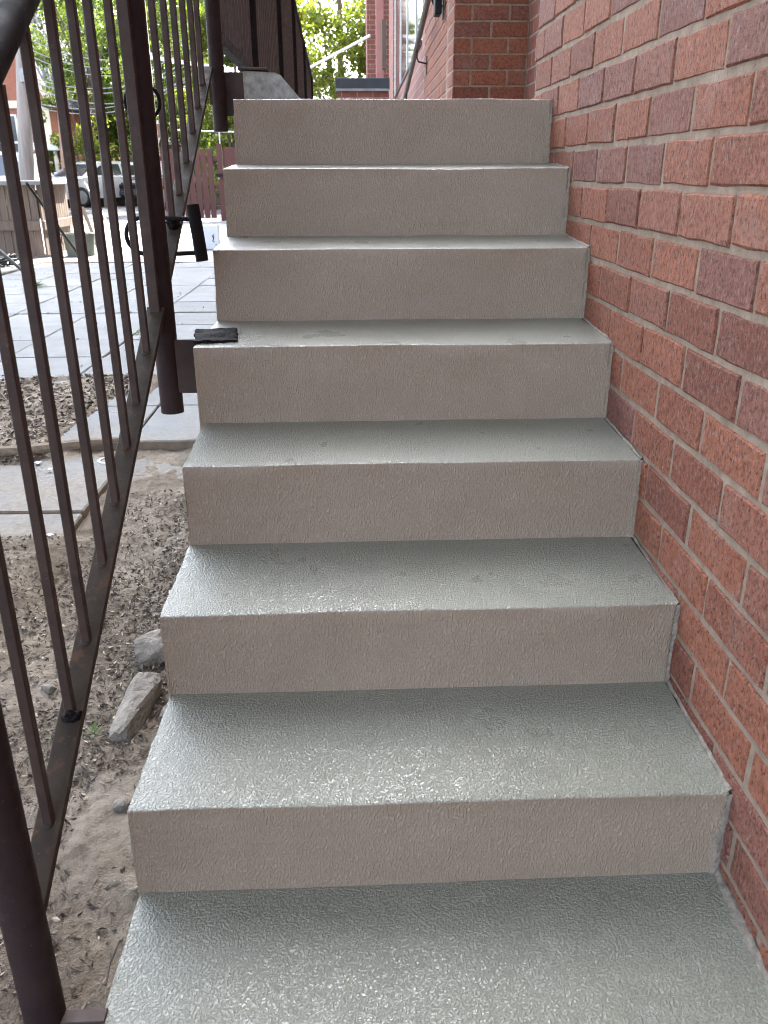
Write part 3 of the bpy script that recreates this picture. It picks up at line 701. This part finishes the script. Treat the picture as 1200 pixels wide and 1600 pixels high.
weed(-1.60, 5.05, .0, 12, .05, 'little green weed in a slab joint behind the balusters')
weed(-.50, 1.12+.6, on_ground(-.5, 1.7)+.4, 0, .01, 'x') if False else None
weed(-.475, 1.30, -.02, 0, .01, 'x') if False else None

# ------------------------------------------------------------------ yard objects
pl = empty('wooden_planter', (-5.2, 11.5, 0)); tag(pl, 'weathered wooden planter box with wide grey cap behind the railing', 'planter')
def pch(o): o.parent = pl; o.location = o.location-pl.location; return o
x = -6.6
while x < -4.25:
    wd = random.uniform(.085, .10); pch(box('plank', (x, 11.0+random.uniform(-.004, .004), .03), (x+wd, 11.025, .93), WOODG, None, .003)); x += wd+.006
yy = 11.03
while yy < 12.2:
    pch(box('plank', (-4.24, yy, .03), (-4.215, yy+.09, .93), WOODG, None, .003)); yy += .098
pch(box('rail', (-6.6, 10.955, .36), (-4.24, 10.995, .48), WOODG, None, .004)); pch(box('rail', (-4.21, 10.96, .36), (-4.175, 12.2, .48), WOODG, None, .004))
pch(box('cap', (-6.7, 10.90, .932), (-4.12, 11.2, .985), WOODC, None, .006)); pch(box('cap', (-4.42, 11.202, .932), (-4.12, 12.3, .985), WOODC, None, .006))
pch(box('soil', (-6.6, 11.2, .5), (-4.25, 12.2, .86), GROUND))
o = tube('prop_bar', [(-3.90, 9.75, .97), (-3.67, 10.72, .01)], .017, BLACK, seg=8); 
o.data.transform(Matrix.Identity(4)); tag(o, 'black metal bar leaning diagonally from the planter to the slabs', 'bar', 'bars leaning by the planter')
o = tube('prop_bar', [(-4.25, 9.3, .31), (-3.72, 8.85, .0)], .020, BLACK, seg=8); tag(o, 'black bar end at the far left lying low near the tangled hose', 'bar', 'bars leaning by the planter')
o = tube('prop_rod', [(-4.05, 12.6, .95), (-3.35, 11.7, .02)], .010, STEEL, seg=8); tag(o, 'thin silver rod leaning behind the green tub', 'rod')
o = bar('wood_stake', (-3.95, 12.0, .62), (-3.72, 11.75, .04), .045, .02, STICK); tag(o, 'pale wooden stake leaning beside the green tub', 'stake')
def tub():
    t = empty('green_tub', (-3.86, 11.35, 0)); tag(t, 'grey green plastic tub standing at the foot of the planter', 'tub')
    bm = bmesh.new(); n = 20; prof = [(.0, .01), (.19, .0), (.215, .27), (.235, .27), (.235, .30), (.20, .30), (.18, .03), (0, .03)]
    rings = [[bm.verts.new((r_*math.cos(2*math.pi*k/n), r_*.8*math.sin(2*math.pi*k/n), z)) for k in range(n)] for r_, z in prof[1:-1]]
    for a, b_ in zip(rings[:-1], rings[1:]):
        for k in range(n): bm.faces.new((a[k], a[(k+1) % n], b_[(k+1) % n], b_[k]))
    bm.faces.new(rings[0][::-1]); bm.faces.new(rings[-1]); bm_obj('shell', bm, BIN, t, True)
    tube('handle', [(-.235, 0, .27), (-.25, 0, .18), (-.225, 0, .14)], .01, BIN, t, 8); tube('handle', [(.235, 0, .27), (.25, 0, .18), (.225, 0, .14)], .01, BIN, t, 8)
tub()
hp = []
for i in range(70):
    a = i*.42; rr = .16+.10*math.sin(i*.37); hp.append((-4.28+rr*math.cos(a)*1.3, 9.55+rr*math.sin(a), .05+.012*(i % 9)+.03*math.sin(i*.9)))
hp += [(-4.35, 9.7, .25), (-4.5, 10.2, .45), (-4.75, 10.6, .5)]
tag(tube('black_hose', hp, .014, BLACK, seg=7), 'tangled black hose heaped on the kerb beside the planter', 'hose')
o = tube('marker_post', [(-4.05, 17.4, -.02), (-4.05, 17.4, .62)], .06, ORANGE, seg=12); tag(o, 'short faded orange post at the edge of the bright yard', 'post')
bx = empty('white_carton', (-2.17, 12.35, 0)); tag(bx, 'white carton with small black mark standing on the pavement by the fence', 'carton')
bm = bmesh.new(); bmbox(bm, (-.125, -.1, 0), (.115, .1, .345), .004)
for v in bm.verts: v.co.x += v.co.z*.03; v.co.z += v.co.x*.05 if v.co.z > .2 else 0
bm_obj('box_body', bm, CARTON, bx)
tube('printed_mark', [(.03, -.1025, .20), (.05, -.1025, .15), (.03, -.1025, .12), (.06, -.1025, .10)], .007, BLACK, bx, 6); tube('printed_mark', [(.055, -.1025, .22), (.05, -.1025, .15)], .005, BLACK, bx, 6); tube('printed_mark', [(.075, -.1025, .07), (.085, -.1025, .065)], .009, BLACK, bx, 6)
o = box('white_board', (-1.93, 12.3, .0), (-1.72, 12.34, .36), CARTON, None, .004); tag(o, 'white board standing right of the carton, half hidden by the steps', 'board')

# dark red board fence with a gate
fe = empty('board_fence', (-3.7, 20.5, 0)); tag(fe, 'dark red vertical board fence with light showing through its gaps', 'fence')
def fch(o): o.parent = fe; o.location = o.location-fe.location; return o
x = -4.95
while x < -3.18:
    if abs(x+3.25) > .01: fch(box('board', (x, 20.5, .06), (x+.128, 20.525, 1.63+random.uniform(-.02, .02)), WOODB, None, .003))
    x += .155
for z in (.25, .72, 1.35): fch(box('rail', (-4.95, 20.527, z), (-3.15, 20.57, z+.10), WOODB))
fch(box('post', (-3.16, 20.45, 0), (-3.04, 20.57, 1.72), WOODB, None, .004)); fch(box('post', (-5.08, 20.45, 0), (-4.96, 20.57, 1.72), WOODB, None, .004))
fch(box('side_panel', (-3.0, 20.48, .05), (-1.8, 20.52, 1.64), WOODB, None, .004)); fch(box('latch', (-3.22, 20.40, 1.0), (-3.06, 20.45, 1.06), BLACK, None, .004)); fch(tube('latch_knob', [(-3.13, 20.39, .98), (-3.13, 20.39, .94)], .028, STEEL, seg=10))
fr = empty('white_pipe_frame', (-3.5, 21.3, 0)); tag(fr, 'thin white pipe frame standing just behind the red fence', 'frame')
for a, b_ in (((-4.3, 21.3, 0), (-4.3, 21.3, 2.05)), ((-3.18, 21.3, 0), (-3.18, 21.3, 2.05)), ((-4.32, 21.3, 2.05), (-2.6, 21.3, 2.0))):
    o = tube('pipe', [a, b_], .016, WHITE, fr, 8); o.location = -fr.location
# white post with a cross beam
wp = empty('white_post', (-5.3, 25, 0)); tag(wp, 'tall white post with a long thin cross beam rising behind the fence', 'post')
o = box('shaft', (-5.74, 24.95, -.1), (-5.46, 25.15, 7.5), CREAM, wp, .01); o.location = -wp.location
o = bar('cross_beam', (-5.6, 24.9, 4.05), (-3.2, 24.9, 3.72), .05, .10, WHITE, wp); o.location = -wp.location
o = box('collar', (-5.78, 24.92, 4.0), (-5.42, 25.18, 4.15), WHITE, wp, .01); o.location = -wp.location

# ------------------------------------------------------------------ street
up_ = empty('utility_pole', (-9.3, 25, 0)); tag(up_, 'thick grey wooden utility pole leaning slightly, left of the street', 'utility pole')
o = tube('shaft', [(-9.42, 25, -.1), (-8.9, 25, 4), (-8.4, 25, 8.5)], [.225, .18, .14], POLEW, up_, 14); o.location = -up_.location
o = box('meter_box', (-8.98, 24.76, 3.4), (-8.84, 24.82, 3.75), STEEL, up_, .01); o.location = -up_.location
o = tube('utility_pole', [(-10.05, 31, -.1), (-9.75, 31, 4.5)], [.2, .17], mat_simple('reddish_pole_wood', (.36, .20, .15), (.24, .13, .10), .85, 8), seg=12); tag(o, 'thinner reddish pole standing farther back than the grey one', 'utility pole')
wi = 0
names = ['topmost', 'second', 'third', 'fourth', 'fifth', 'sixth', 'seventh', 'lowest']
for i, (za, zb_, sag) in enumerate([(4.6, 4.5, 1.1), (4.35, 4.4, 1.15), (4.2, 4.2, 1.2), (3.6, 3.9, .95), (3.5, 3.8, 1.0), (3.4, 3.5, 1.15), (2.95, 3.45, .85), (2.85, 3.4, .95)]):
    P0 = Vector((-8.95, 24.9, za)); P1 = Vector((-4.9, 27.5, zb_+.3)); cp = []
    for k in range(17): t = k/16; p = P0.lerp(P1, t); p.z -= sag*4*t*(1-t)*.55; cp.append(p)
    o = tube('overhead_cable', cp, .013, CABLE, seg=6); tag(o, names[i]+' of the pale overhead cables sagging right from the grey pole', 'cable', 'overhead cables')
# house
hs_ = empty('brick_house', (-14, 36, 0)); tag(hs_, 'orange brick house with cream gable trim and white porch behind the grey pole', 'house')
def hc(o): o.parent = hs_; o.location = o.location-hs_.location; return o
hc(box('wall', (-16.4, 33.2, 0), (-11.0, 44, 3.6), REDH))
bm = bmesh.new(); a = [bm.verts.new(p) for p in ((-16.4, 33.22, 3.6), (-11.0, 33.22, 3.6), (-13.7, 33.22, 9.3), (-16.4, 44, 3.6), (-11.0, 44, 3.6), (-13.7, 44, 9.3))]
for f in ((0,1,2), (5,4,3), (0,3,4,1), (1,4,5,2), (2,5,3,0)): bm.faces.new([a[i] for i in f])
hc(bm_obj('gable', bm, REDH))
hc(bar('roof_slope', (-10.75, 38.4, 3.35), (-13.75, 38.4, 9.65), 11.2, .12, ROOF)); hc(bar('roof_slope', (-16.65, 38.4, 3.35), (-13.65, 38.4, 9.65), 11.2, .12, ROOF))
hc(bar('bargeboard', (-10.72, 32.85, 3.3), (-13.7, 32.85, 9.6), .1, .26, CREAM)); hc(bar('bargeboard', (-16.7, 32.85, 3.3), (-13.7, 32.85, 9.6), .1, .26, CREAM))
hc(box('corner_board', (-11.38, 33.12, 0), (-11.0, 33.19, 3.6), CREAM)); hc(box('porch_roof', (-11.6, 31.8, 1.85), (-10.4, 33.1, 2.1), WHITE, None, .02))
for px in (-11.5, -10.65): hc(box('porch_post', (px, 31.9, 0), (px+.12, 32.02, 1.85), CREAM))
for wx in (-15.6, -13.4):
    f = hc(box('window', (wx, 33.13, 1.2), (wx+1.2, 33.19, 3.1), WHITE, None, .01)); 
    for q in (0, 1):
        o = box('pane', (wx+.08, 33.115, 1.28+q*.92), (wx+1.12, 33.128, 2.12+q*.92), GLASS, f)
hc(box('band', (-16.4, 33.1, 3.3), (-11.4, 33.18, 3.55), CREAM))
h2 = empty('house', (-9, 60, 0)); tag(h2, 'pinkish house with pale roof far down the street', 'house')
def h2c(o): o.parent = h2; o.location = o.location-h2.location; return o
h2c(box('wall', (-19, 58, 0), (-6, 66, 4.2), mat_simple('pinkish_brick', (.40, .22, .17), (.3, .16, .12), .85, 3)))
h2c(bar('roof_slope', (-12.5, 57.4, 4.1), (-12.5, 62, 6.6), 14, .2, WHITE)); h2c(bar('roof_slope', (-12.5, 66.6, 4.1), (-12.5, 62, 6.6), 14, .2, WHITE))
for wx in (-18, -15, -12, -9):
    f = h2c(box('window', (wx, 57.9, 1.2), (wx+1.3, 57.99, 2.9), WHITE)); box('pane', (wx+.1, 57.87, 1.3), (wx+1.2, 57.89, 2.8), GLASS, f)
gl = h2c(box('porch_roof', (-14, 56, 2.9), (-8, 58.2, 3.15), WHITE))

def make_car(name, loc, rz, color, label, kind='wagon', group='cars parked along the street'):
    t = empty(name, loc, rz); tag(t, label, 'car', group)
    paint = mat_simple(label.split()[0]+'_car_paint', color, tuple(c*.93 for c in color), .25, 2); paint.node_tree.nodes['Principled BSDF'].inputs['Coat Weight'].default_value = .6
    # side profile (length, height), hood towards +x
    H = 1.48 if kind == 'wagon' else 1.75
    lower = [(-2.2, .30), (-2.25, .62), (-2.18, .88), (-1.9, .96), (.95, .98), (1.75, .88), (2.15, .74), (2.25, .5), (2.2, .28)]
    bm = bmesh.new(); rings = []
    for yv, s, dz in ((-.88, .975, 0), (-.90, 1, .0), (-.84, 1, .02), (0, 1.01, .035), (.84, 1, .02), (.90, 1, 0), (.88, .975, 0)):
        rings.append([bm.verts.new((x*s, yv if .4 < z < .92 else yv*.96, z+(dz if z > .7 else 0))) for x, z in lower])
    n = len(lower)
    for a, b_ in zip(rings[:-1], rings[1:]):
        for i in range(n): bm.faces.new((a[i], a[(i+1) % n], b_[(i+1) % n], b_[i]))
    bm.faces.new(rings[0][::-1]); bm.faces.new(rings[-1]); bm_obj('body', bm, paint, t, True)
    top = [(-2.0, .95), (-1.55, H-.06), (-1.1, H), (.0, H), (.35, H-.07), (1.15, .96)]
    def cabin(name, inset, mat, ysc, zlo):
        bm = bmesh.new(); L_ = [[bm.verts.new((x*(1-inset*.2), s*(.84-.20*(z-.95)/(H-.95))*ysc, z-inset*.02)) for x, z in top] for s in (-1, 1)]
        m = len(top)
        for i in range(m): bm.faces.new((L_[0][i], L_[0][(i+1) % m], L_[1][(i+1) % m], L_[1][i]))
        bm.faces.new(L_[0][::-1]); bm.faces.new(L_[1]); return bm_obj(name, bm, mat, t, True)
    cabin('cabin', 0, paint, 1, .95)
    def ybody(z): return .84-.20*(z-.95)/(H-.95)
    for s in (-1, 1):
        for pts_ in ([(-1.75, 1.02), (-1.48, H-.13), (-.72, H-.09), (-.72, 1.02)], [(-.62, 1.02), (-.62, H-.09), (.02, H-.10), (.30, H-.16), (.85, 1.03)]):
            vs_ = [(x, s*(ybody(z)+.004), z) for x, z in pts_]+[(x, s*(ybody(z)-.03), z) for x, z in pts_]; m = len(pts_)
            mesh_obj('side_window', vs_, [tuple(range(m)), tuple(range(2*m-1, m-1, -1))]+[(i, i+m, (i+1) % m+m, (i+1) % m) for i in range(m)], GLASS, t)
        box('mirror', (.72, s*.90-.09, 1.0), (.86, s*.90+.09, 1.13), paint, t, .03)
        box('headlight', (2.10, s*.62-.2, .62), (2.235, s*.62+.2, .76), CARTON, t, .03); box('tail_light', (-2.24, s*.70-.13, .66), (-2.12, s*.70+.13, .86), ORANGE, t, .02)
        box('door_handle', (-.95, s*.905-.012, .84), (-.78, s*.905+.012, .87), STEEL, t, .005)
        for wx in (-1.38, 1.40):
            wl = empty('wheel'); wl.parent = t; wl.location = (wx, s*.82, .33)
            bm = bmesh.new(); tube_into(bm, [(0, -.1, 0), (0, -.085, 0), (0, .085, 0), (0, .1, 0)], [.30, .33, .33, .30], 24); bm_obj('tyre', bm, TYRE, wl, True)
            bm = bmesh.new(); tube_into(bm, [(0, s*.06, 0), (0, s*.104, 0), (0, s*.112, 0)], [.215, .215, .06], 16); bm_obj('rim', bm, STEEL, wl, True)
    # windscreens
    mesh_obj('windscreen', [(1.12, -.70, 1.01), (1.12, .70, 1.01), (.42, .62, H-.10), (.42, -.62, H-.10), (1.09, -.70, .99), (1.09, .70, .99), (.40, .62, H-.12), (.40, -.62, H-.12)], [(0,1,2,3), (7,6,5,4), (0,4,5,1), (2,6,7,3)], GLASS, t)
    box('bumper', (2.12, -.80, .32), (2.28, .80, .52), paint, t, .04); box('bumper', (-2.30, -.80, .32), (-2.14, .80, .55), paint, t, .04); box('grille', (2.20, -.38, .58), (2.262, .38, .72), BLACK, t, .01)
    return t
make_car('parked_car', (-9.1, 31.0, 0), R(-122), (.62, .63, .64), 'silver parked car with open view between the middle balusters')
make_car('parked_car', (-12.2, 29.5, 0), R(172), (.70, .70, .69), 'white parked car nearest the planter cap, partly behind the grey pole', 'suv')
make_car('parked_car', (-6.6, 32.5, 0), R(-124), (.03, .032, .038), 'dark parked car at the right end of the row, beside the middle post', 'suv')
make_car('parked_car', (-15.4, 27.5, 0), R(180), (.12, .14, .17), 'grey car parked farthest left, beside the pole')

# ------------------------------------------------------------------ trees
def leaf_mesh(name, centers, radii, count, size, mat, parent, seed):
    g_ = np.random.default_rng(seed); k = g_.integers(0, len(centers), count)
    cen = np.array(centers)[k]; rad = np.array(radii)[k][:, None]
    d = g_.normal(size=(count, 3)); d /= np.linalg.norm(d, axis=1)[:, None]; rr = g_.random((count, 1))**.45
    p = cen + d*rr*rad*np.array([1, 1, .75])
    a = g_.normal(size=(count, 3)); a /= np.linalg.norm(a, axis=1)[:, None]; b = np.cross(a, g_.normal(size=(count, 3))); b /= np.linalg.norm(b, axis=1)[:, None]
    L = size*(.6+.8*g_.random((count, 1))); a = a*L*.5; b = b*L*.30; nn = np.cross(a, b); nn = nn/np.linalg.norm(nn, axis=1)[:, None]*L*.10
    V = np.stack([p-a, p-b+nn, p+a, p+b+nn], 1).reshape(-1, 3)
    me = bpy.data.meshes.new(name); me.vertices.add(count*4); me.vertices.foreach_set('co', V.ravel())
    me.loops.add(count*4); me.loops.foreach_set('vertex_index', np.arange(count*4)); me.polygons.add(count); me.polygons.foreach_set('loop_start', np.arange(count)*4); me.polygons.foreach_set('loop_total', np.full(count, 4))
    me.update(); me.validate(); me.materials.append(mat)
    o = bpy.data.objects.new(name, me); C.objects.link(o); o.parent = parent; o['kind'] = 'stuff'; return o
LF = [mat_leaf('maple_leaf', (.120, .150, .032), (.065, .100, .026), .5), mat_leaf('dark_leaf', (.06, .11, .03), (.035, .07, .022), .4), mat_leaf('lime_leaf', (.165, .180, .035), (.100, .130, .030), .55)]
def tree(loc, h, crown_r, crown_z, n_clumps, leaves, lsize, mat, label, seed, trunk_r=.2, squash=.8):
    r = random.Random(seed); t = empty('leafy_tree', loc); tag(t, label, 'tree', 'background trees')
    tube('trunk', [(0, 0, -.1), (r.uniform(-.1, .1), r.uniform(-.1, .1), crown_z*.5), (r.uniform(-.3, .3), r.uniform(-.3, .3), crown_z), (0, 0, h*.9)], [trunk_r*1.2, trunk_r, trunk_r*.7, trunk_r*.15], BARK, t, 10)
    cen = []; rad = []
    for i in range(n_clumps):
        while True:
            v = Vector((r.uniform(-1, 1), r.uniform(-1, 1), r.uniform(-1, 1)))
            if .35 < v.length < 1: break
        p = Vector((v.x*crown_r, v.y*crown_r, crown_z+(h-crown_z)*.5+v.z*(h-crown_z)*.5*1.05)); cen.append(p); rad.append(crown_r*r.uniform(.14, .30))
        if i % 6 == 0:
            tube('limb', [(0, 0, crown_z*r.uniform(.7, 1.05)), (p.x*.5, p.y*.5, (p.z+crown_z)*.5), tuple(p)], [trunk_r*.4, trunk_r*.22, trunk_r*.06], BARK, t, 6)
    leaf_mesh('crown', cen, rad, leaves, lsize, mat, t, seed)
    return t
tree((-8.3, 29.5, 0), 9, 2.6, 3.4, 40, 9000, .14, LF[0], 'slender tree whose leaves hang over the orange house roof', 15, .1)
tree((-9.9, 32.4, 0), 4.6, 1.5, .2, 30, 7000, .12, LF[2], 'bushy lime green shrub tree at the right corner of the orange house', 16, .07)
tree((-9.0, 40, 0), 11.5, 4.8, .9, 70, 32000, .20, LF[0], 'big bright green tree behind the grey pole and the cables', 1)
tree((-4.6, 34, 0), 9.5, 3.4, 1.2, 55, 20000, .17, LF[0], 'leafy green tree seen through the upper balusters', 2)
tree((-3.4, 27.5, 0), 6.5, 1.9, .4, 45, 15000, .12, LF[2], 'lime green tree rising just behind the red fence', 3, .12)
tree((-.2, 30, 0), 11, 3.2, 1.0, 60, 24000, .15, LF[2], 'yellow green tree beyond the end of the landing', 4)
tree((3.0, 38, 0), 12, 4.5, 2.0, 50, 16000, .2, LF[0], 'taller tree farther behind the landing, touching the brick pier', 5)
tree((-15.5, 48, 0), 13, 5.5, 2.5, 50, 18000, .25, LF[1], 'dark green tree behind the orange brick house', 6)
tree((-6.5, 52, 0), 12, 5.0, 1.5, 50, 18000, .25, LF[1], 'dark green tree far down the street', 8)
tree((-4.6, -1.0, -.1), 11.5, 4.3, 3.0, 90, 36000, .30, LF[1], 'large unseen tree added left of the stairs to shade them', 12, .28)  # added to block sky light on the steps; no such tree is seen
hd = empty('hedge', (-9, 27, 0)); tag(hd, 'low clipped green hedge behind the parked cars', 'hedge')
leaf_mesh('leaves', [(-3.5+.35*i, 4.5+.1*math.sin(i), .55) for i in range(24)], [.6]*24, 9000, .10, LF[2], hd, 9)
box('stems', (-3.4, 4.3, 0), (4.4, 4.7, .5), BARK, hd, .05)
# far brick block and a slanted white pole past the landing
fb = empty('brick_pier', (.6, 17, 0)); tag(fb, 'distant red brick pier with pale boards at the far corner of the building', 'pier')
o = box('brickwork', (.36, 17.5, 0), (1.6, 18.5, 5.2), BFX, fb); o.location = -fb.location
o = box('board', (.52, 16.9, 2.6), (.66, 17.1, 5), mat_simple('pink_board', (.42, .2, .17), (.34, .16, .14), .7, 5), fb); o.location = -fb.location
o = box('board', (.62, 16.6, 2.9), (.70, 16.85, 3.7), WOODG, fb); o.location = -fb.location
o = tube('awning_pole', [(-.85, 18, 3.03), (.42, 17.4, 3.55)], .026, CARTON, seg=10); tag(o, 'white slanting pole reaching out from the far brick pier', 'pole')
